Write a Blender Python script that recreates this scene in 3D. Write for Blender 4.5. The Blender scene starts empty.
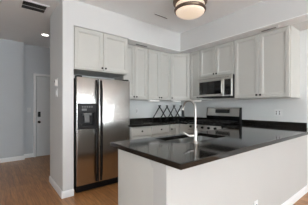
import bpy, bmesh, math, random
from mathutils import Vector, Matrix
random.seed(4)
S = bpy.context.scene
COL = S.collection

# ------------------------------------------------------------------ camera, world, daylight, exposure
F_PX, CY, YAW, EYE = 201.26, 106.6, 38.387, 1.241
cam_data = bpy.data.cameras.new('camera')
cam = bpy.data.objects.new('camera', cam_data)
COL.objects.link(cam)
cam.location = (0, 0, EYE)
cam.rotation_euler = (math.radians(90), 0, math.radians(-YAW))
cam_data.sensor_width = 36.0
cam_data.lens = 36.0 * F_PX / 308.0
cam_data.shift_y = (CY - 102.5) / 308.0
cam_data.clip_start = 0.02
S.camera = cam

W = bpy.data.worlds.new('world')
S.world = W
W.use_nodes = True
W.node_tree.nodes['Background'].inputs[0].default_value = (0.80, 0.90, 1.0, 1)
W.node_tree.nodes['Background'].inputs[1].default_value = 1.0

def area(name, loc, rot, sx, sy, power, col):
    l = bpy.data.lights.new(name, 'AREA')
    l.shape = 'RECTANGLE'
    l.size, l.size_y = sx, sy
    l.energy, l.color = power, col
    o = bpy.data.objects.new(name, l)
    COL.objects.link(o)
    o.location = loc
    o.rotation_euler = rot
    return o

# daylight coming in through the living-room windows behind the camera
YFR = -6.5         # the living-room window wall
DAY = (0.91, 0.965, 1.0)
DAY_W = 122
ADDED_WIN_W = 60
KIT_FILL_W = 30          # unseen recessed light, added to brighten the kitchen
TILT = 10          # window lights tipped upward to brighten the ceiling
WIN = [(-1.45, 0.0, 0.12, 2.35), (0.15, 1.65, 0.12, 2.35), (1.80, 3.35, 0.12, 2.35)]      # x0, x1, z0, z1 in the front wall
ADDED_WIN = (-2.4, 0.6, 0.10, 2.30)                               # y0, y1, z0, z1 of an unseen window added in the left wall for side light
for x0, x1, z0, z1 in WIN:
    area('daylight', ((x0+x1)/2, YFR, (z0+z1)/2), (math.radians(90+TILT), 0, 0), x1-x0, z1-z0, DAY_W, DAY)
area('daylight', (-1.70, (ADDED_WIN[0]+ADDED_WIN[1])/2, (ADDED_WIN[2]+ADDED_WIN[3])/2), (math.radians(90+TILT), 0, math.radians(-90)),  # added side light for the surfaces that face left
     ADDED_WIN[1]-ADDED_WIN[0], ADDED_WIN[3]-ADDED_WIN[2], ADDED_WIN_W, DAY)

S.view_settings.view_transform = 'Standard'
S.view_settings.look = 'None'
S.view_settings.gamma = 1.0
S.view_settings.use_curve_mapping = False
S.view_settings.exposure = 0.0

# ------------------------------------------------------------------ materials
def mat(name, col, rough=0.5, metal=0.0, noise=0.0, nscale=8.0, bump=0.0, stretch=None, emit=None, estr=0.0, spec=None):
    m = bpy.data.materials.new(name)
    m.use_nodes = True
    nt = m.node_tree
    b = nt.nodes['Principled BSDF']
    b.inputs['Base Color'].default_value = (*col, 1)
    b.inputs['Roughness'].default_value = rough
    b.inputs['Metallic'].default_value = metal
    if spec is not None:
        b.inputs['Specular IOR Level'].default_value = spec
    if emit:
        b.inputs['Emission Color'].default_value = (*emit, 1)
        b.inputs['Emission Strength'].default_value = estr
    if noise or bump:
        tc = nt.nodes.new('ShaderNodeTexCoord')
        mp = nt.nodes.new('ShaderNodeMapping')
        nz = nt.nodes.new('ShaderNodeTexNoise')
        nz.inputs['Scale'].default_value = nscale
        nz.inputs['Detail'].default_value = 4
        if stretch:
            mp.inputs['Scale'].default_value = stretch
        nt.links.new(tc.outputs['Object'], mp.inputs['Vector'])
        nt.links.new(mp.outputs['Vector'], nz.inputs['Vector'])
        if noise:
            rp = nt.nodes.new('ShaderNodeValToRGB')
            rp.color_ramp.elements[0].position = 0.3
            rp.color_ramp.elements[1].position = 0.7
            rp.color_ramp.elements[0].color = (*[max(0, c*(1-noise)) for c in col], 1)
            rp.color_ramp.elements[1].color = (*[min(1, c*(1+noise)) for c in col], 1)
            nt.links.new(nz.outputs['Fac'], rp.inputs['Fac'])
            nt.links.new(rp.outputs['Color'], b.inputs['Base Color'])
        if bump:
            bp = nt.nodes.new('ShaderNodeBump')
            bp.inputs['Strength'].default_value = bump
            bp.inputs['Distance'].default_value = 0.002
            nt.links.new(nz.outputs['Fac'], bp.inputs['Height'])
            nt.links.new(bp.outputs['Normal'], b.inputs['Normal'])
    return m

M = {}
M['wall'] = mat('pale_grey_wall_paint', (0.75, 0.765, 0.755), 0.75, noise=0.012, nscale=3, bump=0.05)
M['hall_wall'] = mat('grey_hall_paint', (0.60, 0.63, 0.66), 0.75, noise=0.012, nscale=3, bump=0.05)
M['soffit'] = mat('white_wall_paint', (0.68, 0.685, 0.68), 0.75, noise=0.01, nscale=3, bump=0.05)
M['ceiling'] = mat('white_ceiling_paint', (0.93, 0.945, 0.95), 0.85, noise=0.01, nscale=3, bump=0.05)
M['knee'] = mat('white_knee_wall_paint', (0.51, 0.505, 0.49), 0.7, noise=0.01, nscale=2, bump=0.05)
M['trim'] = mat('white_trim_gloss', (0.89, 0.895, 0.90), 0.35, noise=0.01, nscale=4)
M['cab'] = mat('greige_cabinet_paint', (0.57, 0.567, 0.535), 0.45, noise=0.012, nscale=5)
M['cab_in'] = mat('cabinet_underside', (0.50, 0.49, 0.46), 0.6, noise=0.02)
M['door'] = mat('grey_door_paint', (0.72, 0.735, 0.745), 0.45, noise=0.01)
M['knob'] = mat('black_bronze_knob', (0.012, 0.011, 0.010), 0.35, 0.6, noise=0.1)
M['black'] = mat('black_plastic', (0.008, 0.008, 0.009), 0.45, noise=0.1, spec=0.25)
M['black_gloss'] = mat('black_glass', (0.008, 0.008, 0.009), 0.06, noise=0.1)
M['enamel'] = mat('black_enamel', (0.010, 0.010, 0.010), 0.22, noise=0.1)
M['iron'] = mat('cast_iron', (0.012, 0.012, 0.012), 0.55, 0.2, noise=0.2, nscale=60, bump=0.2)
M['grey'] = mat('dark_grey_plastic', (0.022, 0.022, 0.024), 0.5, noise=0.05, spec=0.25)
M['midgrey'] = mat('grey_plastic', (0.13, 0.13, 0.13), 0.4, noise=0.05)
M['steel'] = mat('brushed_stainless', (0.55, 0.545, 0.535), 0.17, 1.0, noise=0.04, nscale=6, bump=0.6, stretch=(60, 60, 0.6))
M['steel_h'] = mat('brushed_stainless_horizontal', (0.62, 0.61, 0.59), 0.30, 1.0, noise=0.05, nscale=6, bump=0.03, stretch=(1, 1, 50))
M['sink'] = mat('satin_stainless_bowl', (0.60, 0.61, 0.60), 0.28, 1.0, noise=0.04, nscale=30)
M['nickel'] = mat('brushed_nickel', (0.47, 0.455, 0.43), 0.34, 1.0, noise=0.03, nscale=30)
M['bronze'] = mat('aged_bronze', (0.19, 0.135, 0.10), 0.33, 0.9, noise=0.15, nscale=20)
M['white_plastic'] = mat('white_plastic', (0.80, 0.80, 0.79), 0.4, noise=0.01)
M['slot'] = mat('dark_slot', (0.03, 0.03, 0.03), 0.7, noise=0.1)
M['lamp_glass'] = mat('frosted_lamp_glass', (0.60, 0.55, 0.49), 0.4, noise=0.05, nscale=14, emit=(1.0, 0.76, 0.55), estr=0.58)
M['lens'] = mat('downlight_lens', (0.9, 0.9, 0.88), 0.4, noise=0.01, emit=(1, 0.95, 0.88), estr=4.0)
M['bar_lens'] = mat('undercabinet_lens', (0.9, 0.9, 0.88), 0.4, noise=0.01, emit=(1, 0.96, 0.9), estr=0.6)
M['display'] = mat('dark_display', (0.01, 0.012, 0.014), 0.1, noise=0.1)

def granite():
    m = bpy.data.materials.new('polished_black_granite')
    m.use_nodes = True
    nt = m.node_tree
    b = nt.nodes['Principled BSDF']
    tc = nt.nodes.new('ShaderNodeTexCoord')
    vo = nt.nodes.new('ShaderNodeTexVoronoi')
    vo.inputs['Scale'].default_value = 260
    nz = nt.nodes.new('ShaderNodeTexNoise')
    nz.inputs['Scale'].default_value = 90
    nz.inputs['Detail'].default_value = 5
    mx = nt.nodes.new('ShaderNodeMath')
    mx.operation = 'MULTIPLY'
    rp = nt.nodes.new('ShaderNodeValToRGB')
    rp.color_ramp.elements[0].position = 0.18
    rp.color_ramp.elements[0].color = (0.002, 0.002, 0.002, 1)
    rp.color_ramp.elements[1].position = 0.55
    rp.color_ramp.elements[1].color = (0.035, 0.030, 0.024, 1)
    nt.links.new(tc.outputs['Object'], vo.inputs['Vector'])
    nt.links.new(tc.outputs['Object'], nz.inputs['Vector'])
    nt.links.new(vo.outputs['Distance'], mx.inputs[0])
    nt.links.new(nz.outputs['Fac'], mx.inputs[1])
    nt.links.new(mx.outputs[0], rp.inputs['Fac'])
    nt.links.new(rp.outputs['Color'], b.inputs['Base Color'])
    b.inputs['Roughness'].default_value = 0.07
    b.inputs['IOR'].default_value = 1.5
    return m
M['granite'] = granite()

def oak():
    m = bpy.data.materials.new('oak_strip_floor')
    m.use_nodes = True
    nt = m.node_tree
    b = nt.nodes['Principled BSDF']
    tc = nt.nodes.new('ShaderNodeTexCoord')
    mp = nt.nodes.new('ShaderNodeMapping')
    mp.inputs['Rotation'].default_value = (0, 0, math.radians(90))
    br = nt.nodes.new('ShaderNodeTexBrick')
    br.inputs['Color1'].default_value = (0.52, 0.245, 0.088, 1)
    br.inputs['Color2'].default_value = (0.40, 0.178, 0.062, 1)
    br.inputs['Mortar'].default_value = (0.16, 0.075, 0.035, 1)
    br.inputs['Scale'].default_value = 1.0
    br.inputs['Mortar Size'].default_value = 0.0012
    br.inputs['Bias'].default_value = -0.2
    br.inputs['Brick Width'].default_value = 0.95
    br.inputs['Row Height'].default_value = 0.07
    br.offset = 0.37
    mp2 = nt.nodes.new('ShaderNodeMapping')
    mp2.inputs['Scale'].default_value = (22, 1.6, 1)
    nz = nt.nodes.new('ShaderNodeTexNoise')
    nz.inputs['Scale'].default_value = 3.0
    nz.inputs['Detail'].default_value = 6
    rp = nt.nodes.new('ShaderNodeValToRGB')
    rp.color_ramp.elements[0].position = 0.3
    rp.color_ramp.elements[0].color = (0.62, 0.60, 0.58, 1)
    rp.color_ramp.elements[1].position = 0.7
    rp.color_ramp.elements[1].color = (1.12, 1.12, 1.12, 1)
    mx = nt.nodes.new('ShaderNodeMix')
    mx.data_type = 'RGBA'
    mx.blend_type = 'MULTIPLY'
    mx.inputs['Factor'].default_value = 1.0
    nt.links.new(tc.outputs['Object'], mp.inputs['Vector'])
    nt.links.new(mp.outputs['Vector'], br.inputs['Vector'])
    nt.links.new(tc.outputs['Object'], mp2.inputs['Vector'])
    nt.links.new(mp2.outputs['Vector'], nz.inputs['Vector'])
    nt.links.new(nz.outputs['Fac'], rp.inputs['Fac'])
    nt.links.new(br.outputs['Color'], mx.inputs['A'])
    nt.links.new(rp.outputs['Color'], mx.inputs['B'])
    nt.links.new(mx.outputs['Result'], b.inputs['Base Color'])
    b.inputs['Roughness'].default_value = 0.30
    return m
M['oak'] = oak()

gl = bpy.data.materials.new('window_glass')
gl.use_nodes = True
gl.node_tree.nodes['Principled BSDF'].inputs['Transmission Weight'].default_value = 1.0
gl.node_tree.nodes['Principled BSDF'].inputs['Roughness'].default_value = 0.0
gl.node_tree.nodes['Principled BSDF'].inputs['IOR'].default_value = 1.02
gl.node_tree.nodes['Principled BSDF'].inputs['Base Color'].default_value = (0.97, 0.99, 1, 1)
M['glass'] = gl

# ------------------------------------------------------------------ mesh helpers
def world_loc(o):
    v = Vector(o.location)
    while o.parent:
        o = o.parent
        v += Vector(o.location)
    return v

def obj(name, bm, material, parent=None, origin=None, smooth=False):
    """bm is in room coordinates; links it as ONE mesh object whose origin is `origin` (or its base centre)."""
    bmesh.ops.recalc_face_normals(bm, faces=bm.faces)
    if origin is None:
        xs = [v.co.x for v in bm.verts]; ys = [v.co.y for v in bm.verts]; zs = [v.co.z for v in bm.verts]
        origin = Vector(((min(xs)+max(xs))/2, (min(ys)+max(ys))/2, min(zs)))
    origin = Vector(origin)
    for v in bm.verts:
        v.co -= origin
    me = bpy.data.meshes.new(name)
    bm.to_mesh(me)
    bm.free()
    me.materials.append(material)
    if smooth:
        for p in me.polygons:
            p.use_smooth = True
        try:
            me.set_sharp_from_angle(angle=math.radians(35))
        except Exception:
            pass
    o = bpy.data.objects.new(name, me)
    COL.objects.link(o)
    if parent:
        o.parent = parent
        o.location = origin - world_loc(parent)
    else:
        o.location = origin
    return o

def thing(name, loc, label, cat, group=None):
    o = bpy.data.objects.new(name, None)
    o.empty_display_size = 0.1
    COL.objects.link(o)
    o.location = loc
    tag(o, label, cat, group)
    return o

def tag(o, label, cat, group=None):
    o['label'] = label
    o['category'] = cat
    if group:
        o['group'] = group
    return o

def struct(name, bm, material, parent=None):
    o = obj(name, bm, material, parent)
    if not parent:
        o['kind'] = 'structure'
    return o

def box(bm, x0, x1, y0, y1, z0, z1, bev=0.0, seg=2):
    t = bmesh.new()
    r = bmesh.ops.create_cube(t, size=1)
    for v in t.verts:
        v.co = Vector((x0+(v.co.x+.5)*(x1-x0), y0+(v.co.y+.5)*(y1-y0), z0+(v.co.z+.5)*(z1-z0)))
    if bev:
        bmesh.ops.bevel(t, geom=t.edges[:], offset=bev, segments=seg, profile=0.5, affect='EDGES')
    merge(bm, t)
    return bm

def merge(bm, t, mtx=None):
    if mtx is not None:
        t.transform(mtx)
    me = bpy.data.meshes.new('tmp')
    t.to_mesh(me)
    t.free()
    bm.from_mesh(me)
    bpy.data.meshes.remove(me)

def BX(*a, **k):
    return box(bmesh.new(), *a, **k)

def frame_m(O, U, N):
    """local (u, n, z) -> room: x along U, y along N (outward), z up."""
    U = Vector(U).normalized(); N = Vector(N).normalized()
    m = Matrix.Identity(4)
    m[0][0], m[1][0], m[2][0] = U
    m[0][1], m[1][1], m[2][1] = N
    m[0][2], m[1][2], m[2][2] = 0, 0, 1
    m[0][3], m[1][3], m[2][3] = O
    return m

def rings(bm, loops, cap_first=True, cap_last=True, closed=True):
    vs = [[bm.verts.new(p) for p in lp] for lp in loops]
    n = len(vs[0])
    for a, b in zip(vs[:-1], vs[1:]):
        for i in range(n if closed else n-1):
            j = (i+1) % n
            bm.faces.new((a[i], a[j], b[j], b[i]))
    if cap_first:
        bm.faces.new(vs[0])
    if cap_last:
        bm.faces.new(vs[-1])

def panel_door(w, h, th=0.02, rail=0.058, step=0.013, arch=False):
    """shaker-style panel door: local u in [0,w], n in [0,th], z in [0,h], with a moulded recess."""
    bm = bmesh.new()
    def loop(m, n):
        return [Vector((m, n, m)), Vector((w-m, n, m)), Vector((w-m, n, h-m)), Vector((m, n, h-m))]
    rings(bm, [loop(0, 0), loop(0, th-.003), loop(.003, th), loop(rail-.012, th), loop(rail-.007, th-.0035),
               loop(rail, th-.0045), loop(rail+.004, th-step), loop(rail+.02, th-step-.001)])
    return bm

def slab_front(w, h, th=0.02):
    bm = bmesh.new()
    def loop(m, n):
        return [Vector((m, n, m)), Vector((w-m, n, m)), Vector((w-m, n, h-m)), Vector((m, n, h-m))]
    rings(bm, [loop(0, 0), loop(0, th-.006), loop(.004, th-.002), loop(.014, th-.002), loop(.018, th), loop(.03, th)])
    return bm

def lathe(bm, prof, mtx=None, n=20):
    """prof: list of (radius, height) revolved about local z."""
    t = bmesh.new()
    loops = []
    for r, z in prof:
        r = max(r, 1e-4)
        loops.append([Vector((r*math.cos(2*math.pi*k/n), r*math.sin(2*math.pi*k/n), z)) for k in range(n)])
    rings(t, loops)
    merge(bm, t, mtx)
    return bm

def axis_m(O, D):
    D = Vector(D).normalized()
    q = Vector((0, 0, 1)).rotation_difference(D)
    return Matrix.Translation(Vector(O)) @ q.to_matrix().to_4x4()

def tube(bm, pts, r, n=10, radii=None):
    pts = [Vector(p) for p in pts]
    loops = []
    up = None
    for i, p in enumerate(pts):
        d = (pts[min(i+1, len(pts)-1)] - pts[max(i-1, 0)]).normalized()
        if up is None:
            a = Vector((0, 0, 1)) if abs(d.z) < .9 else Vector((1, 0, 0))
            up = (a - d*a.dot(d)).normalized()
        else:
            up = (up - d*up.dot(d)).normalized()
        s = d.cross(up)
        rr = radii[i] if radii else r
        loops.append([p + (up*math.cos(2*math.pi*k/n) + s*math.sin(2*math.pi*k/n))*rr for k in range(n)])
    rings(bm, loops)
    return bm

def prism(bm, poly, axis, a0, a1):
    """poly of 2-D points extruded along 'x','y' or 'z' from a0 to a1."""
    def P(u, v, a):
        return Vector((a, u, v)) if axis == 'x' else Vector((u, a, v)) if axis == 'y' else Vector((u, v, a))
    rings(bm, [[P(u, v, a0) for u, v in poly], [P(u, v, a1) for u, v in poly]])
    return bm

def slab(xs, ys, keep, z0, z1, bev=0.003):
    """a worktop made of grid cells, one skin, edges eased."""
    bm = bmesh.new()
    V = {}
    def vert(i, j, k):
        if (i, j, k) not in V:
            V[(i, j, k)] = bm.verts.new((xs[i], ys[j], (z0, z1)[k]))
        return V[(i, j, k)]
    nx, ny = len(xs)-1, len(ys)-1
    K = lambda i, j: 0 <= i < nx and 0 <= j < ny and keep(i, j)
    for i in range(nx):
        for j in range(ny):
            if not K(i, j):
                continue
            bm.faces.new([vert(i, j, 1), vert(i+1, j, 1), vert(i+1, j+1, 1), vert(i, j+1, 1)])
            bm.faces.new([vert(i, j, 0), vert(i, j+1, 0), vert(i+1, j+1, 0), vert(i+1, j, 0)])
            if not K(i-1, j): bm.faces.new([vert(i, j, 0), vert(i, j, 1), vert(i, j+1, 1), vert(i, j+1, 0)])
            if not K(i+1, j): bm.faces.new([vert(i+1, j, 0), vert(i+1, j+1, 0), vert(i+1, j+1, 1), vert(i+1, j, 1)])
            if not K(i, j-1): bm.faces.new([vert(i, j, 0), vert(i+1, j, 0), vert(i+1, j, 1), vert(i, j, 1)])
            if not K(i, j+1): bm.faces.new([vert(i, j+1, 0), vert(i, j+1, 1), vert(i+1, j+1, 1), vert(i+1, j+1, 0)])
    bmesh.ops.recalc_face_normals(bm, faces=bm.faces)
    ed = [e for e in bm.edges if len(e.link_faces) == 2 and e.calc_face_angle(0) > 1.2 and
          abs(e.verts[0].co.z - e.verts[1].co.z) < 1e-6]
    if bev:
        bmesh.ops.bevel(bm, geom=ed, offset=bev, segments=2, profile=.5, affect='EDGES')
    return bm

# ------------------------------------------------------------------ room dimensions
ZC = 2.74                       # ceiling
ZS = 2.381                      # underside of soffit
XR, YB = 3.612, 3.482           # right wall, kitchen back wall
YF, XS = 2.902, 2.993           # soffit faces
XD, YD = 3.233, 3.152           # upper cabinet door faces
XL = -1.70                      # left wall and window wall of the living room
XLR = 4.30                      # right wall of the living room
KX, KY0, KY1 = .826, .920, 1.050 # half wall under the peninsula
X0, X1s = 0.722, 0.866          # stub wall beside the fridge
YH, YH2 = 5.59, 5.73           # hall walls

# ------------------------------------------------------------------ structure
struct('floor', BX(XL-.15, XLR+.15, YFR-.15, YH2+.2, -.1, 0), M['oak'])
struct('ceiling', BX(XL-.15, XLR+.15, YFR-.15, YH2+.2, ZC, ZC+.1), M['ceiling'])
struct('wall_right', BX(XR, XLR+.15, KY0, YB+.21, 0, ZC), M['wall'])
struct('wall_living_right', BX(XLR, XLR+.15, YFR-.15, KY0, 0, ZC), M['wall'])
struct('wall_back', BX(X1s, XR, YB, YB+.21, 0, ZC), M['wall'])
struct('wall_stub', BX(X0, X1s, YF, YB+.21, 0, ZC), M['soffit'])
bm = BX(X1s, XS, YF, YB, ZS, ZC)
struct('wall_soffit_back', bm, M['soffit'])
struct('wall_soffit_right', BX(XS, XR, .70, YB, ZS, ZC), M['soffit'])
bm = bmesh.new()
prism(bm, [(1.756, YF-.004), (XS-.004, YF-.004), (XS-.004, .70), (XD-.024, .70), (XD-.024, 2.844), (2.934, YD-.024), (1.756, YD-.024)], 'z', ZS-.013, ZS-.0005)
struct('added_soffit_panel', bm, M['trim'])  # white panel added below the soffit to brighten its underside
struct('wall_hall', BX(XL, .54, YH, YH2+.2, 0, ZC), M['hall_wall'])
struct('wall_hall_return', BX(.54, XR+.15, YH2, YH2+.2, 0, ZC), M['hall_wall'])
struct('wall_hall_end', BX(XR, XR+.15, YB+.21, YH2, 0, ZC), M['hall_wall'])
# left wall with an opening for the added window
y0, y1, z0, z1 = ADDED_WIN
bm = bmesh.new()
box(bm, XL-.15, XL, YFR-.15, y0, 0, ZC); box(bm, XL-.15, XL, y1, YH2+.2, 0, ZC)
box(bm, XL-.15, XL, y0, y1, 0, z0); box(bm, XL-.15, XL, y0, y1, z1, ZC)
struct('wall_left', bm, M['wall'])
# window wall
bm = bmesh.new()
xe = XL
for x0, x1, z0, z1 in WIN:
    box(bm, xe, x0, YFR-.15, YFR, 0, ZC)
    box(bm, x0, x1, YFR-.15, YFR, 0, z0); box(bm, x0, x1, YFR-.15, YFR, z1, ZC)
    xe = x1
box(bm, xe, XLR, YFR-.15, YFR, 0, ZC)
struct('wall_front', bm, M['wall'])

def window(n, O, U, N, w, h):
    """frame, sash bars and glass set into an opening; local u along wall, n into room."""
    m = frame_m(O, U, N)
    bm = bmesh.new()
    t = .05
    for a in ((0, t, 0, h), (w-t, w, 0, h), (t, w-t, 0, t), (t, w-t, h-t, h), (w/2-.02, w/2+.02, t, h-t), (t, w-t, h/2-.02, h/2+.02)):
        b = bmesh.new(); box(b, a[0], a[1], -.06, -.01, a[2], a[3]); merge(bm, b, m)
    f = struct(f'window_{n}', bm, M['trim'])
    b = BX(t, w-t, -.04, -.036, t, h-t); g = bmesh.new(); merge(g, b, m)
    obj('glass', g, M['glass'], f)
    return f
for k, (x0, x1, z0, z1) in enumerate(WIN):
    window(k+1, (x0, YFR, z0), (1, 0, 0), (0, 1, 0), x1-x0, z1-z0)
y0, y1, z0, z1 = ADDED_WIN
window(3, (XL, y0, z0), (0, 1, 0), (1, 0, 0), y1-y0, z1-z0)  # unseen window, added to carry the extra side light

# knee wall that carries the peninsula worktop, with a small corbel cap at its end
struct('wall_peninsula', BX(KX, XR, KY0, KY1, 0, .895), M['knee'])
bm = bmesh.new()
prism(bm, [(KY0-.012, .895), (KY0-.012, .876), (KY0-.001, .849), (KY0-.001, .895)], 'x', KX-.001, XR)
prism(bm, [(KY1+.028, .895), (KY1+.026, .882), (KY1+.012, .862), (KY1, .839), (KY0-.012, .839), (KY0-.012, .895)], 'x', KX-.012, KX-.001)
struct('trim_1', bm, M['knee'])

def baseboard(name, runs):
    bm = bmesh.new()
    for (ax, ay), (bx_, by), (nx, ny) in runs:
        L = math.hypot(bx_-ax, by-ay)
        t = bmesh.new()
        prism(t, [(0, 0), (.016, 0), (.016, .075), (.011, .088), (.006, .094), (0, .094)], 'x', 0, L)
        m = frame_m((ax, ay, .001), (bx_-ax, by-ay, 0), (nx, ny, 0))
        merge(bm, t, m)
    return struct(name, bm, M['trim'])
baseboard('baseboard_peninsula', [((KX-.016, KY0, 0), (XR, KY0, 0), (0, -1))][0:0] + [((KX-.016, KY0), (XLR, KY0), (0, -1)), ((KX, KY0), (KX, KY1), (-1, 0))])
baseboard('baseboard_stub', [((X0-.016, YF), (X1s, YF), (0, -1)), ((X0, YF), (X0, YB+.21), (-1, 0))])
baseboard('baseboard_hall', [((XL, YH), (.54, YH), (0, -1)), ((.54, YH), (.54, YH2), (1, 0)), ((.54, YH2), (.745, YH2), (0, -1))])
baseboard('baseboard_right', [((XLR, YFR), (XLR, KY0-.017), (-1, 0))])
baseboard('baseboard_left', [((XL, YFR), (XL, YH), (1, 0))])

# hall door: casing, leaf, keypad deadbolt and lever
d = struct('door_1', BX(.812, 1.618, YH2-.035, YH2-.004, .012, 1.990, bev=.002), M['door'])
bm = bmesh.new()
box(bm, .745, .797, YH2-.055, YH2, 0, 2.05, bev=.004); box(bm, 1.623, 1.675, YH2-.055, YH2, 0, 2.05, bev=.004)
box(bm, .745, 1.675, YH2-.057, YH2, 1.999, 2.052, bev=.004)
obj('door_frame', bm, M['trim'], d)
bm = BX(.84, .896, YH2-.072, YH2-.0355, .985, 1.115, bev=.006)
o = obj('deadbolt', bm, M['black'], d); o['label'] = 'black keypad deadbolt'
bm = bmesh.new()
lathe(bm, [(.0, 0), (.03, 0), (.03, .01), (.012, .014), (.012, .035), (.027, .045), (.029, .06), (.02, .07), (0, .072)], axis_m((.866, YH2-.0355, .86), (0, -1, 0)))
o = obj('door_knob', bm, M['knob'], d, smooth=True); o['label'] = 'dark round door knob'

# ------------------------------------------------------------------ cabinets
def knob(parent, O, D):
    bm = bmesh.new()
    lathe(bm, [(0, 0), (.0065, 0), (.0055, .010), (.007, .014), (.0145, .018), (.0155, .023), (.012, .029), (0, .031)], axis_m(O, D), n=14)
    return obj('knob', bm, M['knob'], parent, smooth=True)

def add_door(parent, O, U, N, u0, u1, z0, z1, kn=None, kind='door'):
    """door or drawer front on the plane through O along U, outward N; kn = (u, z) of the knob."""
    U = Vector(U).normalized(); N = Vector(N).normalized()
    O = Vector(O)
    w = u1-u0
    t = panel_door(w, z1-z0, rail=min(.058, w*.24)) if kind == 'door' else slab_front(w, z1-z0)
    bm = bmesh.new()
    base = O + U*u0 + N*.001 + Vector((0, 0, z0))
    merge(bm, t, frame_m(base, U, N))
    o = obj(kind, bm, M['cab'], parent)
    if kn:
        knob(o, O + U*kn[0] + N*.0205 + Vector((0, 0, kn[1])), N)
    return o

UZ0, UZ1 = 1.372, ZS-.002
def upper(name, label, x0, x1, y0, y1, z0, z1, face, doors, group='upper cabinets', body_front=.021):
    """box upper cabinet. face 'back' (front towards -y) or 'right' (front towards -x).
    doors: list of (start, end, knob position) along x or y."""
    c = thing(name, ((x0+x1)/2, (y0+y1)/2, z0), label, 'cabinet', group)
    bm = bmesh.new()
    if face == 'back':
        box(bm, x0, x1, y0+body_front, y1, z0, z1, bev=.0015)
        O, U, N = (0, y0+body_front, 0), (1, 0, 0), (0, -1, 0)
    else:
        box(bm, x0+body_front, x1, y0, y1, z0, z1, bev=.0015)
        O, U, N = (x0+body_front, 0, 0), (0, 1, 0), (-1, 0, 0)
    obj('body', bm, M['cab'], c)
    for a, b, k in doors:
        add_door(c, O, U, N, a, b, z0+.012, z1-.014, (k, z0+.05) if k is not None else None)
    return c

UG = 'wall cabinets under the soffit'
upper('upper_cabinet', 'short two-door greige cabinet above the stainless refrigerator', X1s+.002, 1.752, YF-.001, YB-.002, 1.775, UZ1, 'back',
      [(X1s+.012, 1.309, 1.283), (1.315, 1.742, 1.341)], UG)
upper('upper_cabinet', 'tall two-door greige wall cabinet on the back wall, next to the refrigerator', 1.790, 2.330, YD-.021, YB-.002, UZ0, UZ1, 'back',
      [(1.798, 2.028, 2.004), (2.034, 2.318, 2.060)], UG)
upper('upper_cabinet', 'tall two-door greige wall cabinet on the back wall, next to the corner cabinet', 2.332, 2.945, YD-.021, YB-.002, UZ0, UZ1, 'back',
      [(2.343, 2.634, 2.610), (2.640, 2.935, 2.664)], UG)
# diagonal corner cabinet
c = thing('corner_cabinet', (3.25, 3.17, UZ0), 'single-door diagonal wall cabinet in the corner between the two walls', 'cabinet', UG)
bm = bmesh.new()
prism(bm, [(2.948, YB-.002), (2.948, YD), (XD, 2.862), (XR-.002, 2.862), (XR-.002, YB-.002)], 'z', UZ0, UZ1)
obj('body', bm, M['cab'], c)
A, B = Vector((2.948, YD, 0)), Vector((XD, 2.862, 0))
U = (B-A).normalized(); N = Vector((-(A-B).normalized().y, (A-B).normalized().x, 0))
if N.x > 0: N = -N
L = (B-A).length
add_door(c, A, U, N, .008, L-.008, UZ0+.012, UZ1-.014, (.036, UZ0+.05))

upper('upper_cabinet', 'narrow single-door greige wall cabinet between corner cabinet and microwave', XD-.021, XR-.002, 2.592, 2.858, UZ0, UZ1, 'right',
      [(2.604, 2.848, 2.630)], UG)
upper('upper_cabinet', 'short two-door greige wall cabinet directly above the microwave', XD-.021, XR-.002, 1.852, 2.590, 1.800, UZ1, 'right',
      [(1.862, 2.216, 2.190), (2.222, 2.580, 2.248)], UG)
upper('upper_cabinet', 'large two-door greige wall cabinet right of the microwave, with exposed end panel', XD-.021, XR-.002, 1.012, 1.850, UZ0, UZ1, 'right',
      [(1.024, 1.434, 1.409), (1.440, 1.842, 1.466)], UG)

# base cabinets
GX0, GX1, GY0, GY1 = 2.915, 3.600, 1.915, 2.652      # range
CZ = .888
SX0, SX1, SY0, SY1 = 1.22, 1.90, 1.17, 1.52      # sink opening
def base(name, label, x0, x1, y0, y1, face, fronts, group='base cabinets'):
    c = thing(name, ((x0+x1)/2, (y0+y1)/2, 0), label, 'cabinet', group)
    bm = bmesh.new()
    if face == 'back':      # front towards -y
        box(bm, x0, x1, y0+.021, y1, .1, CZ, bev=.0015); box(bm, x0, x1, y0+.09, y1, .001, .1)
        O, U, N = (0, y0+.021, 0), (1, 0, 0), (0, -1, 0)
    elif face == 'front':   # front towards +y
        prism(bm, [(x0, .1), (x1, .1), (x1, CZ), (SX1+.02, CZ), (SX1+.02, .68), (SX0-.02, .68), (SX0-.02, CZ), (x0, CZ)], 'y', y0, y1-.021); box(bm, x0, x1, y0, y1-.09, .001, .1)
        O, U, N = (0, y1-.021, 0), (1, 0, 0), (0, 1, 0)
    else:                   # front towards -x
        box(bm, x0+.021, x1, y0, y1, .1, CZ, bev=.0015); box(bm, x0+.09, x1, y0, y1, .001, .1)
        O, U, N = (x0+.021, 0, 0), (0, 1, 0), (-1, 0, 0)
    obj('body', bm, M['cab'], c)
    for kind, a, b, z0, z1, k in fronts:
        add_door(c, O, U, N, a, b, z0, z1, k, kind)
    return c
BG = 'base cabinets under the back worktop'
BY = 2.885
for i, (a, b, lab) in enumerate(((1.80, 2.225, 'base cabinet with drawer over door, next to the refrigerator'),
                                 (2.227, 2.68, 'base cabinet with drawer over door, second from the refrigerator'))):
    base('base_cabinet', 'greige ' + lab, a, b, BY, YB-.002, 'back',
         [('drawer', a+.008, b-.008, .735, .876, ((a+b)/2, .812)), ('door', a+.008, b-.008, .115, .725, (b-.035 if i == 0 else a+.035, .665))], BG)
c = base('base_cabinet', 'greige corner base cabinet between the drawers and the range', 2.682, XR-.002, BY, YB-.002, 'back',
         [('door', 2.69, 2.945, .115, .876, (2.715, .80))], BG)
bm = BX(2.945, XR-.004, GY1+.004, BY-.001, .001, CZ, bev=.0015)
o = obj('filler', bm, M['cab'], c)

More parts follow.
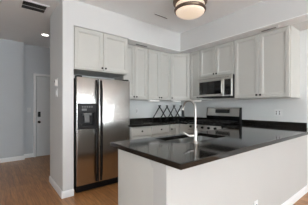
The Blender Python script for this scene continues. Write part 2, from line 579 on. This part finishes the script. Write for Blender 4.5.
c = base('base_cabinet', 'greige corner base cabinet between the range and the peninsula', 2.945, XR-.002, KY1+.002, GY0-.005, 'right',
         [('door', 1.61, GY0-.012, .115, .876, (GY0-.04, .80))], 'base cabinets of the peninsula')

# peninsula base cabinet, backing on to the knee wall, with doors on the kitchen side
base('peninsula_cabinet', 'pale base cabinet under the peninsula worktop, plain panelled end', KX+.012, 2.92, KY1+.002, 1.578, 'front',
     [('door', .85, 1.20, .115, .876, (1.175, .80)), ('door', 1.21, 1.555, .115, .72, (1.53, .655)), ('door', 1.561, 1.91, .115, .72, (1.586, .655)),
      ('drawer', 1.21, 1.91, .735, .876, None), ('door', 1.93, 2.44, .115, .876, (2.415, .80)), ('door', 2.446, 2.88, .115, .876, (2.475, .80))], 'base cabinets of the peninsula')

# ------------------------------------------------------------------ worktops
GZ0, GZ1 = .896, .932
xs = [.788, SX0, SX1, 2.925, XR-.003]
ys = [.762, SY0, SY1, 1.605, GY0-.004]
bm = slab(xs, ys, lambda i, j: not (i == 1 and j == 1) and not (j == 3 and i < 3), GZ0, GZ1, .004)
ct = obj('countertop', bm, M['granite'])
tag(ct, 'polished black granite worktop of the peninsula, on the white half wall', 'countertop')
bm = BX(XR-.022, XR-.003, KY0+.004, GY0-.004, GZ1+.0005, 1.002, bev=.002)
obj('backsplash', bm, M['granite'], ct)
xs = [1.80, 2.925, XR-.003]
ys = [GY1+.004, 2.850, YB-.003]
bm = slab(xs, ys, lambda i, j: i == 1 or j == 1, GZ0, GZ1, .004)
ct = obj('countertop', bm, M['granite'])
tag(ct, 'black granite worktop along the back wall, running into the corner', 'countertop')
bm = bmesh.new()
box(bm, 1.80, XR-.003, YB-.022, YB-.003, GZ1+.0005, 1.002, bev=.002)
box(bm, XR-.022, XR-.003, GY1+.004, YB-.023, GZ1+.0005, 1.002, bev=.002)
obj('backsplash', bm, M['granite'], ct)

# sink: undermounted, two bowls with drains
sk = thing('sink', ((SX0+SX1)/2, (SY0+SY1)/2, .715), 'double-bowl stainless steel sink let into the peninsula worktop', 'sink')
def bowl(x0, x1, y0, y1):
    bm = bmesh.new()
    def lp(m, z, r):
        pts = []
        for cx, cy, a0 in ((x1-m-r, y1-m-r, 0), (x0+m+r, y1-m-r, 90), (x0+m+r, y0+m+r, 180), (x1-m-r, y0+m+r, 270)):
            for k in range(5):
                a = math.radians(a0+k*22.5)
                pts.append(Vector((cx+r*math.cos(a), cy+r*math.sin(a), z)))
        return pts
    rings(bm, [lp(-.004, .715, .05), lp(-.004, .8955, .05), lp(0, .8955, .05), lp(.004, .755, .05), lp(.03, .727, .05), lp(.08, .723, .04)])
    return bm
xm = SX0+.37
obj('bowl', bowl(SX0+.005, xm-.008, SY0+.004, SY1-.004), M['sink'], sk, smooth=True)
obj('bowl', bowl(xm+.008, SX1-.005, SY0+.004, SY1-.004), M['sink'], sk, smooth=True)
for cx in ((SX0+xm)/2, (xm+SX1)/2):
    bm = bmesh.new()
    lathe(bm, [(0, 0), (.04, 0), (.04, .004), (.028, .003), (.026, -.001), (0, -.001)], Matrix.Translation((cx, (SY0+SY1)/2, .7235)))
    obj('drain', bm, M['nickel'], sk, smooth=True)

# faucet
FX, FY = 1.335, 1.120
fa = thing('faucet', (FX, FY, GZ1), 'tall brushed nickel gooseneck kitchen faucet on the peninsula worktop', 'faucet')
bm = bmesh.new()
lathe(bm, [(0, 0), (.026, 0), (.026, .006), (.021, .012), (.0175, .03), (.0175, .10), (.015, .115), (.012, .12), (0, .12)], Matrix.Translation((FX, FY, GZ1+.0005)))
obj('base', bm, M['nickel'], fa, smooth=True)
bm = bmesh.new()
D = Vector((.10, .99, 0)).normalized()
R = .080
zt = 1.295-R
pts = [(FX, FY, GZ1+.11), (FX, FY, 1.08), (FX, FY, zt)]
for k in range(1, 13):
    a = math.radians(k*15)
    p = Vector((FX, FY, zt)) + D*(R-R*math.cos(a)) + Vector((0, 0, R*math.sin(a)))
    pts.append(p)
end = pts[-1] + Vector((0, 0, -.006))
pts.append(end)
tube(bm, pts, .0095, 12)
obj('spout', bm, M['nickel'], fa, smooth=True)
bm = bmesh.new()
lathe(bm, [(0, 0), (.0115, 0), (.0125, -.02), (.0145, -.05), (.015, -.066), (.010, -.068), (0, -.068)], Matrix.Translation(end))
o = obj('spray_head', bm, M['grey'], fa, smooth=True); o['label'] = 'dark pull-down spray head'
bm = bmesh.new()
HD = Vector((-.86, .5, 0)).normalized()
p0 = Vector((FX, FY, GZ1+.062))
tube(bm, [p0+HD*.014, p0+HD*.045], .013, 12)
tube(bm, [p0+HD*.045, p0+HD*.065+Vector((0, 0, .006)), p0+HD*.105+Vector((0, 0, .030))], .006, 10, radii=[.011, .008, .006])
obj('lever', bm, M['nickel'], fa, smooth=True)

# ------------------------------------------------------------------ refrigerator
fr = thing('refrigerator', (1.34, 3.18, 0), 'stainless side-by-side refrigerator with black handles and ice dispenser', 'refrigerator')
RX0, RX1, RY = .905, 1.783, 2.902
ZT = 1.668
bm = BX(RX0+.004, RX1-.004, RY+.075, YB-.03, .03, ZT-.012, bev=.004)
for px in (RX0+.06, RX1-.06):
    for py in (RY+.13, YB-.1):
        lathe(bm, [(0, 0), (.02, 0), (.02, .03), (0, .03)], Matrix.Translation((px, py, .001)), n=12)
o = obj('body', bm, M['black'], fr); o['label'] = 'black cabinet sides'
XG0, XG1 = 1.226, 1.236
def fridge_door(x0, x1, cut=None):
    """door with rounded vertical edges; optional rectangular cut for the dispenser (x0,x1,z0,z1)."""
    bm = bmesh.new()
    z0, z1 = .105, ZT
    xs = [x0, x1]; zs = [z0, z1]
    if not cut:
        box(bm, x0, x1, RY, RY+.07, z0, z1, bev=.010, seg=3)
        return bm
    a0, a1, c0, c1 = cut
    xs = [x0, a0, a1, x1]; zs = [z0, c0, c1, z1]
    V = {}
    def v(i, k, d):
        if (i, k, d) not in V:
            V[(i, k, d)] = bm.verts.new((xs[i], (RY, RY+.07)[d], zs[k]))
        return V[(i, k, d)]
    K = lambda i, k: 0 <= i < 3 and 0 <= k < 3 and not (i == 1 and k == 1)
    for i in range(3):
        for k in range(3):
            if K(i, k):
                bm.faces.new([v(i, k, 0), v(i+1, k, 0), v(i+1, k+1, 0), v(i, k+1, 0)])
            bm.faces.new([v(i, k, 1), v(i, k+1, 1), v(i+1, k+1, 1), v(i+1, k, 1)])
            if K(i, k):
                if i == 0: bm.faces.new([v(0, k, 0), v(0, k+1, 0), v(0, k+1, 1), v(0, k, 1)])
                if i == 2: bm.faces.new([v(3, k, 0), v(3, k, 1), v(3, k+1, 1), v(3, k+1, 0)])
                if k == 0: bm.faces.new([v(i, 0, 0), v(i, 0, 1), v(i+1, 0, 1), v(i+1, 0, 0)])
                if k == 2: bm.faces.new([v(i, 3, 0), v(i+1, 3, 0), v(i+1, 3, 1), v(i, 3, 1)])
    # recess walls and back
    q = [bm.verts.new((x, RY+.058, z)) for x, z in ((a0, c0), (a1, c0), (a1, c1), (a0, c1))]
    f = [v(1, 1, 0), v(2, 1, 0), v(2, 2, 0), v(1, 2, 0)]
    for i in range(4):
        bm.faces.new([f[i], f[(i+1) % 4], q[(i+1) % 4], q[i]])
    bm.faces.new(q)
    bmesh.ops.recalc_face_normals(bm, faces=bm.faces)
    ed = [e for e in bm.edges if e.calc_face_angle(0) > 1.2 and all(abs(w.co.y-RY) < 1e-5 for w in e.verts)
          and not any(a0-1e-4 < w.co.x < a1+1e-4 and c0-1e-4 < w.co.z < c1+1e-4 for w in e.verts)]
    bmesh.ops.bevel(bm, geom=ed, offset=.010, segments=3, profile=.5, affect='EDGES')
    return bm
DX0, DX1, DZ0, DZ1 = .916, 1.198, .915, 1.288
fd = obj('door', fridge_door(RX0, XG0, (DX0+.006, DX1-.006, DZ0+.006, DZ1-.006)), M['steel'], fr, smooth=True)
rd = obj('door', fridge_door(XG1, RX1), M['steel'], fr, smooth=True)
# dispenser
bm = bmesh.new()
def rect(x0, x1, z0, z1, y):
    return [Vector((x0, y, z0)), Vector((x1, y, z0)), Vector((x1, y, z1)), Vector((x0, y, z1))]
rx0, rx1, rz0, rz1 = DX0+.045, DX1-.035, DZ0+.05, DZ1-.135
rings(bm, [rect(DX0, DX1, DZ0, DZ1, RY-.001), rect(DX0, DX1, DZ0, DZ1, RY-.008), rect(DX0+.008, DX1-.008, DZ0+.008, DZ1-.008, RY-.012),
           rect(rx0, rx1, rz0, rz1, RY-.012), rect(rx0+.006, rx1-.006, rz0+.006, rz1-.006, RY+.045)], cap_first=False)
di = obj('dispenser', bm, M['grey'], fd); di['label'] = 'dark grey ice and water dispenser'
bm = bmesh.new()
for k in range(5):
    box(bm, DX0+.06+k*.034, DX0+.082+k*.034, RY-.016, RY-.0125, DZ1-.06, DZ1-.042, bev=.001)
box(bm, DX0+.06, DX0+.13, RY-.015, RY-.0125, DZ1-.105, DZ1-.075)
obj('button', bm, M['midgrey'], di)
bm = bmesh.new()
prism(bm, [(RY+.012, rz0+.05), (RY+.03, rz0+.04), (RY+.04, rz1-.02), (RY+.02, rz1-.01)], 'x', (rx0+rx1)/2-.035, (rx0+rx1)/2+.035)
box(bm, (rx0+rx1)/2-.06, (rx0+rx1)/2+.06, RY-.004, RY+.03, rz1-.04, rz1-.008, bev=.003)
o = obj('paddle', bm, M['midgrey'], di); o['label'] = 'lighter grey dispenser paddle'
bm = bmesh.new()
box(bm, rx0+.01, rx1-.01, RY-.004, RY+.04, rz0+.008, rz0+.016)
obj('drip_tray', bm, M['black'], di)
# handles: full-height bowed black bars at the meeting edges
for par, xc in ((fd, 1.197), (rd, 1.268)):
    bm = bmesh.new()
    n = 24
    loops = []
    z0, z1 = .125, 1.640
    for k in range(n+1):
        t = k/n
        z = z0+(z1-z0)*t
        e = min(t, 1-t)/.10
        off = .012 + .036*min(1, e)**.7 if e < 1 else .048
        w = .013
        loops.append([Vector((xc-w, RY-off+.014, z)), Vector((xc-w*.8, RY-off, z)), Vector((xc+w*.8, RY-off, z)), Vector((xc+w, RY-off+.014, z))])
    rings(bm, loops)
    for z in (z0+.03, (z0+z1)/2, z1-.03):
        box(bm, xc-.009, xc+.009, RY-.03, RY-.0005, z-.025, z+.025, bev=.002)
    o = obj('handle', bm, M['black'], par, smooth=True); o['label'] = 'full-height black handle'
bm = BX(XG0-.001, XG1+.001, RY+.012, RY+.07, .11, ZT-.005)
obj('gasket', bm, M['black'], fr)
bm = bmesh.new()
box(bm, RX0+.004, RX1-.004, RY+.02, RY+.08, .012, .098, bev=.004)
for k in range(5):
    box(bm, RX0+.03, RX1-.03, RY+.014, RY+.021, .024+k*.014, .032+k*.014)
o = obj('base_grille', bm, M['black'], fr); o['label'] = 'black slotted base grille'
for xc in (RX0+.05, RX1-.05):
    bm = bmesh.new()
    box(bm, xc-.035, xc+.035, RY+.012, RY+.12, ZT+.0005, ZT+.022, bev=.006)
    o = obj('hinge_cover', bm, M['black'], fr); o['label'] = 'black hinge cover'

# ------------------------------------------------------------------ microwave
MX, MY0, MY1, MZ0, MZ1 = 3.150, 1.850, 2.588, 1.412, 1.796
mw = thing('microwave', (3.35, 2.22, MZ0), 'stainless over-the-range microwave with black window, below short cabinet', 'microwave')
obj('body', BX(MX+.03, XR-.003, MY0, MY1, MZ0, MZ1, bev=.003), M['grey'], mw)
YC = 2.006      # door / control-panel boundary
bm = bmesh.new()
box(bm, MX+.004, MX+.029, MY0, MY1, MZ1-.062, MZ1, bev=.003)
o = obj('vent_grille', bm, M['steel_h'], mw); o['label'] = 'stainless top vent strip'
bm = bmesh.new()
for k in range(14):
    y = MY0+.06+k*.046
    box(bm, MX+.0025, MX+.004, y, y+.034, MZ1-.038, MZ1-.033)
obj('vent_slot', bm, M['slot'], o)
bm = bmesh.new()
zb, zt_ = MZ0+.012, MZ1-.064
def rx(y0, y1, z0, z1, x):
    return [Vector((x, y0, z0)), Vector((x, y1, z0)), Vector((x, y1, z1)), Vector((x, y0, z1))]
rings(bm, [rx(YC, MY1, zb, zt_, MX+.029), rx(YC, MY1, zb, zt_, MX+.004), rx(YC+.004, MY1-.004, zb+.004, zt_-.004, MX),
           rx(YC+.055, MY1-.042, zb+.045, zt_-.022, MX), rx(YC+.057, MY1-.044, zb+.047, zt_-.024, MX+.006)])
md = obj('door', bm, M['steel_h'], mw)
obj('window', BX(MX+.001, MX+.0058, YC+.057, MY1-.044, zb+.047, zt_-.024), M['black_gloss'], md)
bm = bmesh.new()
pts = [(MX-.001, YC+.022, zb+.02), (MX-.022, YC+.022, zb+.035)]
for k in range(9):
    t = k/8
    pts.append((MX-.030-.010*math.sin(math.pi*t), YC+.022, zb+.05+t*(zt_-zb-.10)))
pts += [(MX-.022, YC+.022, zt_-.035), (MX-.001, YC+.022, zt_-.02)]
tube(bm, pts, .010, 10)
obj('handle', bm, M['nickel'], md, smooth=True)
bm = bmesh.new()
rings(bm, [rx(MY0, YC-.002, zb, zt_, MX+.029), rx(MY0, YC-.002, zb, zt_, MX+.004), rx(MY0+.004, YC-.006, zb+.004, zt_-.004, MX)])
cp = obj('control_panel', bm, M['steel_h'], mw)
p = obj('keypad', BX(MX-.003, MX-.0003, MY0+.022, YC-.010, zb+.022, zt_-.012, bev=.001), M['black_gloss'], cp)
p['label'] = 'black keypad with small display'
bm = bmesh.new()
for r in range(5):
    for k in range(3):
        y = MY0+.034+k*.033
        z = zb+.04+r*.036
        box(bm, MX-.0042, MX-.0031, y, y+.024, z, z+.02)
obj('key', bm, M['black'], p)
obj('display', BX(MX-.0042, MX-.0031, MY0+.034, YC-.02, zt_-.065, zt_-.03), M['display'], p)
bm = BX(MX+.006, MX+.029, MY0, MY1, MZ0, MZ0+.011)
obj('lower_trim', bm, M['black'], mw)
bm = bmesh.new()
box(bm, MX+.08, XR-.06, MY0+.06, MY1-.06, MZ0-.006, MZ0-.0005)
obj('underside_filter', bm, M['grey'], mw)

# ------------------------------------------------------------------ range
rg = thing('range', (3.23, 2.22, 0), 'freestanding stainless gas range with black grates, under the microwave', 'stove')
bm = BX(GX0+.03, GX1, GY0, GY1, .04, .910, bev=.003)
for px in (GX0+.08, GX1-.05):
    for py in (GY0+.05, GY1-.05):
        lathe(bm, [(0, 0), (.018, 0), (.018, .04), (0, .04)], Matrix.Translation((px, py, .001)), n=12)
o = obj('body', bm, M['black'], rg); o['label'] = 'black side panels'
bm = BX(GX0+.006, GX1-.075, GY0, GY1, .911, .932, bev=.004)
o = obj('cooktop', bm, M['enamel'], rg)
ckt = o
bm = bmesh.new()
prism(bm, [(GX0+.029, .80), (GX0+.002, .805), (GX0-.004, .82), (GX0+.010, .908), (GX0+.029, .9095)], 'y', GY0, GY1)
pn = obj('front_panel', bm, M['steel_h'], rg)
for k in range(5):
    bm = bmesh.new()
    y = GY0+.10+k*(GY1-GY0-.20)/4
    lathe(bm, [(0, 0), (.024, 0), (.024, .008), (.019, .012), (.017, .032), (.0, .034)], axis_m((GX0+.0015, y, .866), (-1, 0, .18)), n=16)
    obj('knob', bm, M['black'], pn, smooth=True)
od = obj('oven_door', BX(GX0, GX0+.028, GY0+.004, GY1-.004, .235, .795, bev=.005), M['steel_h'], rg)
obj('window', BX(GX0-.002, GX0-.0003, GY0+.13, GY1-.13, .36, .66, bev=.0006), M['black_gloss'], od)
bm = bmesh.new()
yh0, yh1 = GY0+.05, GY1-.05
tube(bm, [(GX0-.05, yh0, .745), (GX0-.05, yh1, .745)], .012, 12)
for y in (yh0+.03, yh1-.03):
    tube(bm, [(GX0-.0005, y, .745), (GX0-.05, y, .745)], .009, 10)
obj('handle', bm, M['nickel'], od, smooth=True)
obj('drawer', BX(GX0, GX0+.028, GY0+.004, GY1-.004, .06, .228, bev=.005), M['steel_h'], rg)
# backguard
bm = bmesh.new()
prism(bm, [(GX1-.074, .933), (GX1-.074, 1.06), (GX1-.058, 1.205), (GX1-.048, 1.218), (GX1, 1.218), (GX1, .9115), (GX1-.03, .9115)], 'y', GY0+.014, GY1-.014)
bg = obj('backguard', bm, M['steel_h'], rg)
for y0, y1 in ((GY0, GY0+.013), (GY1-.013, GY1)):
    bm = bmesh.new()
    prism(bm, [(GX1-.08, .933), (GX1-.08, 1.06), (GX1-.064, 1.208), (GX1-.05, 1.222), (GX1, 1.222), (GX1, .9115), (GX1-.03, .9115)], 'y', y0, y1)
    o = obj('end_cap', bm, M['black'], bg); o['label'] = 'black end cap'
bm = bmesh.new()
prism(bm, [(GX1-.0765, .933), (GX1-.0765, 1.052), (GX1-.0745, 1.058), (GX1-.0745, .933)], 'y', GY0+.016, GY1-.016)
o = obj('lower_panel', bm, M['black_gloss'], bg)
bm = bmesh.new()
def bgx(z): return GX1-.074+(z-1.06)/(1.205-1.06)*.016
prism(bm, [(bgx(1.115)-.003, 1.115), (bgx(1.19)-.003, 1.19), (bgx(1.19)-.0004, 1.19), (bgx(1.115)-.0004, 1.115)], 'y', 2.125, 2.44)
dsp = obj('clock_panel', bm, M['display'], bg)
bm = bmesh.new()
for k in range(8):
    y = 2.14+k*.037
    prism(bm, [(bgx(1.128)-.0042, 1.128), (bgx(1.142)-.0042, 1.142), (bgx(1.142)-.0031, 1.142), (bgx(1.128)-.0031, 1.128)], 'y', y, y+.022)
obj('button', bm, M['grey'], dsp)
# burners and grates
cx0, cx1 = GX0+.03, GX1-.10
for bx_, by_, r in ((cx0+.13, GY0+.17, .045), (cx0+.13, GY1-.17, .05), (cx1-.12, GY0+.17, .04), (cx1-.12, GY1-.17, .038), ((cx0+cx1)/2, (GY0+GY1)/2, .04)):
    bm = bmesh.new()
    lathe(bm, [(0, 0), (r+.02, 0), (r+.015, .006), (r, .008), (r, .02), (r-.006, .025), (0, .026)], Matrix.Translation((bx_, by_, .9325)), n=18)
    obj('burner', bm, M['iron'], ckt, smooth=True)
for k in range(3):
    y0 = GY0+.018+k*.2405
    y1 = y0+.236
    bm = bmesh.new()
    zt0, zt1 = .959, .976
    for y in (y0, y1-.013):
        box(bm, cx0, cx1, y, y+.013, zt0, zt1, bev=.002)
    for x in (cx0, (cx0+cx1)/2-.0065, cx1-.013):
        box(bm, x, x+.013, y0+.013, y1-.013, zt0, zt1, bev=.002)
    box(bm, cx0+.013, cx1-.013, (y0+y1)/2-.006, (y0+y1)/2+.006, zt0+.002, zt1+.003, bev=.002)
    for x in (cx0+.13, cx1-.12):
        box(bm, x-.006, x+.006, y0+.013, y1-.013, zt0+.002, zt1+.003, bev=.002)
    for x in (cx0, cx1-.013):
        for y in (y0, y1-.013):
            box(bm, x, x+.013, y, y+.013, .9325, zt0, bev=.001)
    obj('grate', bm, M['iron'], ckt)

# ------------------------------------------------------------------ folding wine rack on the back worktop
wr = thing('wine_rack', (3.05, 3.36, GZ1), 'black folding lattice wine rack standing on the back worktop', 'rack')
WZ0, WZ1 = GZ1+.008, 1.255
TOPS = (2.817, 3.036, 3.255, 3.474)
for i, tx in enumerate(TOPS):
    for sgn in ((1, -1) if i < 3 else (1,)):
        bm = bmesh.new()
        yo = 3.36 + (.013 if sgn < 0 else -.013)
        tube(bm, [(tx-sgn*.235, yo, WZ0), (tx+sgn*.012, yo, WZ1+.012)], .0125, 8)
        obj('slat', bm, M['black'], wr, smooth=True)
    bm = bmesh.new()
    tube(bm, [(tx, 3.325, WZ1), (tx, 3.395, WZ1)], .010, 10)
    obj('rod', bm, M['black'], wr, smooth=True)
for tx in (TOPS[0]-.232, TOPS[1]-.232, TOPS[2]-.232, TOPS[3]-.232, TOPS[2]+.232):
    bm = bmesh.new()
    tube(bm, [(tx, 3.28, WZ0+.003), (tx, 3.43, WZ0+.003)], .009, 10)
    obj('rod', bm, M['black'], wr, smooth=True)

# ------------------------------------------------------------------ under-cabinet lights
def bar_light(label, x0, x1, y0, y1):
    t = thing('undercabinet_light', ((x0+x1)/2, (y0+y1)/2, UZ0-.03), label, 'light', 'slim lights under the wall cabinets')
    obj('housing', BX(x0, x1, y0, y1, UZ0-.010, UZ0-.001, bev=.002), M['white_plastic'], t)
    obj('lens', BX(x0+.006, x1-.006, y0+.006, y1-.006, UZ0-.022, UZ0-.0105, bev=.003), M['bar_lens'], t)
bar_light('slim white light under the back wall cabinet nearest the corner', 2.40, 2.66, 3.16, 3.23)
bar_light('slim white light under the diagonal corner cabinet', 3.02, 3.22, 3.10, 3.17)
bar_light('slim white light under the narrow cabinet beside the microwave', 3.26, 3.33, 2.62, 2.84)

# ------------------------------------------------------------------ small wall fittings
def outlet(label, O, U, N, w=.115, h=.115, gangs=2):
    m = frame_m(O, U, N)
    t = thing('outlet', O, label, 'outlet')
    def pt(name, b, mm, par):
        g = bmesh.new(); merge(g, b, m)
        return obj(name, g, M[mm], par)
    pl = pt('plate', BX(-w/2, w/2, .001, .007, -h/2, h/2, bev=.002), 'white_plastic', t)
    for k in range(gangs):
        u = 0 if gangs == 1 else (-.023 if k == 0 else .023)
        pt('socket', BX(u-.016, u+.016, .0072, .010, -.033, .033, bev=.0012), 'trim', pl)
        for z in (-.017, .017):
            pt('slot', BX(u-.008, u+.008, .0101, .0105, z-.010, z+.010), 'slot', pl)
    return t
outlet('white two-gang outlet plate on the right wall above the worktop', (XR, 1.31, 1.14), (0, -1, 0), (-1, 0, 0))
outlet('small white outlet on the back wall beside the refrigerator', (2.30, YB, 1.15), (1, 0, 0), (0, -1, 0), w=.07, gangs=1)
outlet('white outlet low on the front of the white half wall', (1.99, KY0, .27), (1, 0, 0), (0, -1, 0), w=.07, gangs=1)

t = thing('thermostat', (X0, 3.235, 1.54), 'small pale thermostat on the end wall beside the hall, above the switch', 'thermostat')
p = obj('plate', BX(X0-.010, X0-.001, 3.165, 3.300, 1.535, 1.655, bev=.003), M['white_plastic'], t)
obj('body', BX(X0-.030, X0-.0105, 3.185, 3.270, 1.55, 1.635, bev=.005), M['white_plastic'], t)
obj('screen', BX(X0-.0312, X0-.0302, 3.205, 3.25, 1.595, 1.625), M['midgrey'], t)
t = thing('light_switch', (X0, 3.225, 1.38), 'white light switch on the wall beside the hall, below the thermostat', 'switch')
p = obj('plate', BX(X0-.008, X0-.001, 3.165, 3.285, 1.385, 1.505, bev=.002), M['white_plastic'], t)
obj('toggle', BX(X0-.014, X0-.0082, 3.205, 3.245, 1.412, 1.478, bev=.002), M['trim'], t)

t = thing('light_switch', (.655, YH2, 1.10), 'small pale switch plate on the hall wall, left of the hall door', 'switch')
obj('plate', BX(.618, .692, YH2-.008, YH2-.001, 1.10, 1.215, bev=.002), M['door'], t)
obj('toggle', BX(.643, .667, YH2-.016, YH2-.0082, 1.135, 1.18, bev=.002), M['door'], t)

# ------------------------------------------------------------------ ceiling fittings
LX, LY = 2.15, 1.90
cl = thing('ceiling_light', (LX, LY, ZC-.23), 'round flush ceiling light with bronze rings and frosted glass', 'light')
T = Matrix.Translation((LX, LY, ZC))
bm = bmesh.new(); lathe(bm, [(0, -.001), (.232, -.001), (.238, -.020), (.236, -.048), (.222, -.066), (.20, -.072), (0, -.072)], T, 40)
obj('canopy', bm, M['bronze'], cl, smooth=True)
bm = bmesh.new(); lathe(bm, [(0, -.0725), (.200, -.0725), (.200, -.125), (0, -.125)], T, 40)
obj('glass_band', bm, M['lamp_glass'], cl, smooth=True)
bm = bmesh.new(); lathe(bm, [(0, -.1255), (.205, -.1255), (.216, -.130), (.222, -.145), (.217, -.164), (.203, -.170), (0, -.170)], T, 40)
obj('ring', bm, M['bronze'], cl, smooth=True)
bm = bmesh.new(); lathe(bm, [(0, -.1705), (.200, -.1705), (.194, -.184), (.168, -.204), (.122, -.220), (.06, -.229), (0, -.231)], T, 40)
obj('glass_bowl', bm, M['lamp_glass'], cl, smooth=True)

def downlight(label, x, y, watts=0, group=None):
    t = thing('recessed_light', (x, y, ZC-.01), label, 'light', group)
    bm = bmesh.new(); lathe(bm, [(0, -.0005), (.085, -.0005), (.083, -.006), (.064, -.0075), (.062, -.001), (0, -.001)], Matrix.Translation((x, y, ZC)), 28)
    obj('trim_ring', bm, M['trim'], t, smooth=True)
    bm = bmesh.new(); lathe(bm, [(0, -.0012), (.060, -.0012), (.060, -.008), (0, -.010)], Matrix.Translation((x, y, ZC)), 28)
    obj('lens', bm, M['lens'], t, smooth=True)
    if watts:  # only the added kitchen light carries a spot
        l = bpy.data.lights.new('fill_bulb', 'SPOT')
        l.energy, l.color, l.shadow_soft_size = watts, (1.0, 0.95, 0.88), .05
        l.spot_size, l.spot_blend = math.radians(140), .8
        b = bpy.data.objects.new('fill_bulb', l)
        COL.objects.link(b)
        b.parent = t
        b.location = (0, 0, -.012)
downlight('small round recessed light in the hall ceiling', .83, 4.70)

downlight('unseen recessed light added to brighten the kitchen, out in front of the refrigerator', .95, 1.55, KIT_FILL_W)  # added out of view to lift the kitchen floor and ceiling

def vent(label, x0, x1, y0, y1, slats, along):
    t = thing('ceiling_vent', ((x0+x1)/2, (y0+y1)/2, ZC-.012), label, 'vent')
    f = .03 if slats > 3 else .008
    bm = bmesh.new()
    for a in ((x0, x1, y0, y0+f), (x0, x1, y1-f, y1), (x0, x0+f, y0+f, y1-f), (x1-f, x1, y0+f, y1-f)):
        box(bm, a[0], a[1], a[2], a[3], ZC-.010, ZC-.001)
    obj('frame', bm, M['trim'], t)
    obj('backing', BX(x0+f, x1-f, y0+f, y1-f, ZC-.003, ZC-.0012), M['slot'], t)
    for k in range(slats):
        c = y0+f+(k+.5)*(y1-y0-2*f)/slats
        bm = bmesh.new()
        prism(bm, [(c-.006, ZC-.0095), (c-.004, ZC-.0098), (c+.007, ZC-.0035), (c+.005, ZC-.0032)], 'x', x0+f, x1-f)
        obj('slat', bm, M['midgrey'], t)
    if slats > 3:
        obj('mullion', BX(x0+f, x1-f, (y0+y1)/2-.008, (y0+y1)/2+.008, ZC-.0112, ZC-.0101), M['trim'], t)
vent('white framed louvred air vent in the ceiling near the hall', .285, .645, 3.325, 3.65, 8, 'x')
vent('thin dark slot vent in the kitchen ceiling near the ceiling light', 2.015, 2.305, 2.515, 2.562, 1, 'x')

def soffit_strip(label, x0, x1, y0, y1):  # plain grey strip with a white end piece
    t = thing('soffit_strip', ((x0+x1)/2, (y0+y1)/2, ZS-.025), label, 'vent', 'slim strips under the soffit')
    obj('frame', BX(x0, x1, y0, y1, ZS-.020, ZS-.0135, bev=.001), M['midgrey'], t)
    if x1-x0 > y1-y0:
        e = BX(x1+.001, x1+.03, y0-.004, y1+.004, ZS-.025, ZS-.0135, bev=.001)
    else:
        e = BX(x0-.004, x1+.004, y0-.03, y0-.001, ZS-.025, ZS-.0135, bev=.001)
    o = obj('end_cap', e, M['trim'], t); o['label'] = 'white end cap'
soffit_strip('slim grey strip under the soffit above the cabinet beside the refrigerator', 2.0, 2.24, 3.03, 3.06)
soffit_strip('slim grey strip under the soffit above the large cabinet right of the microwave', 3.12, 3.15, 1.16, 1.36)
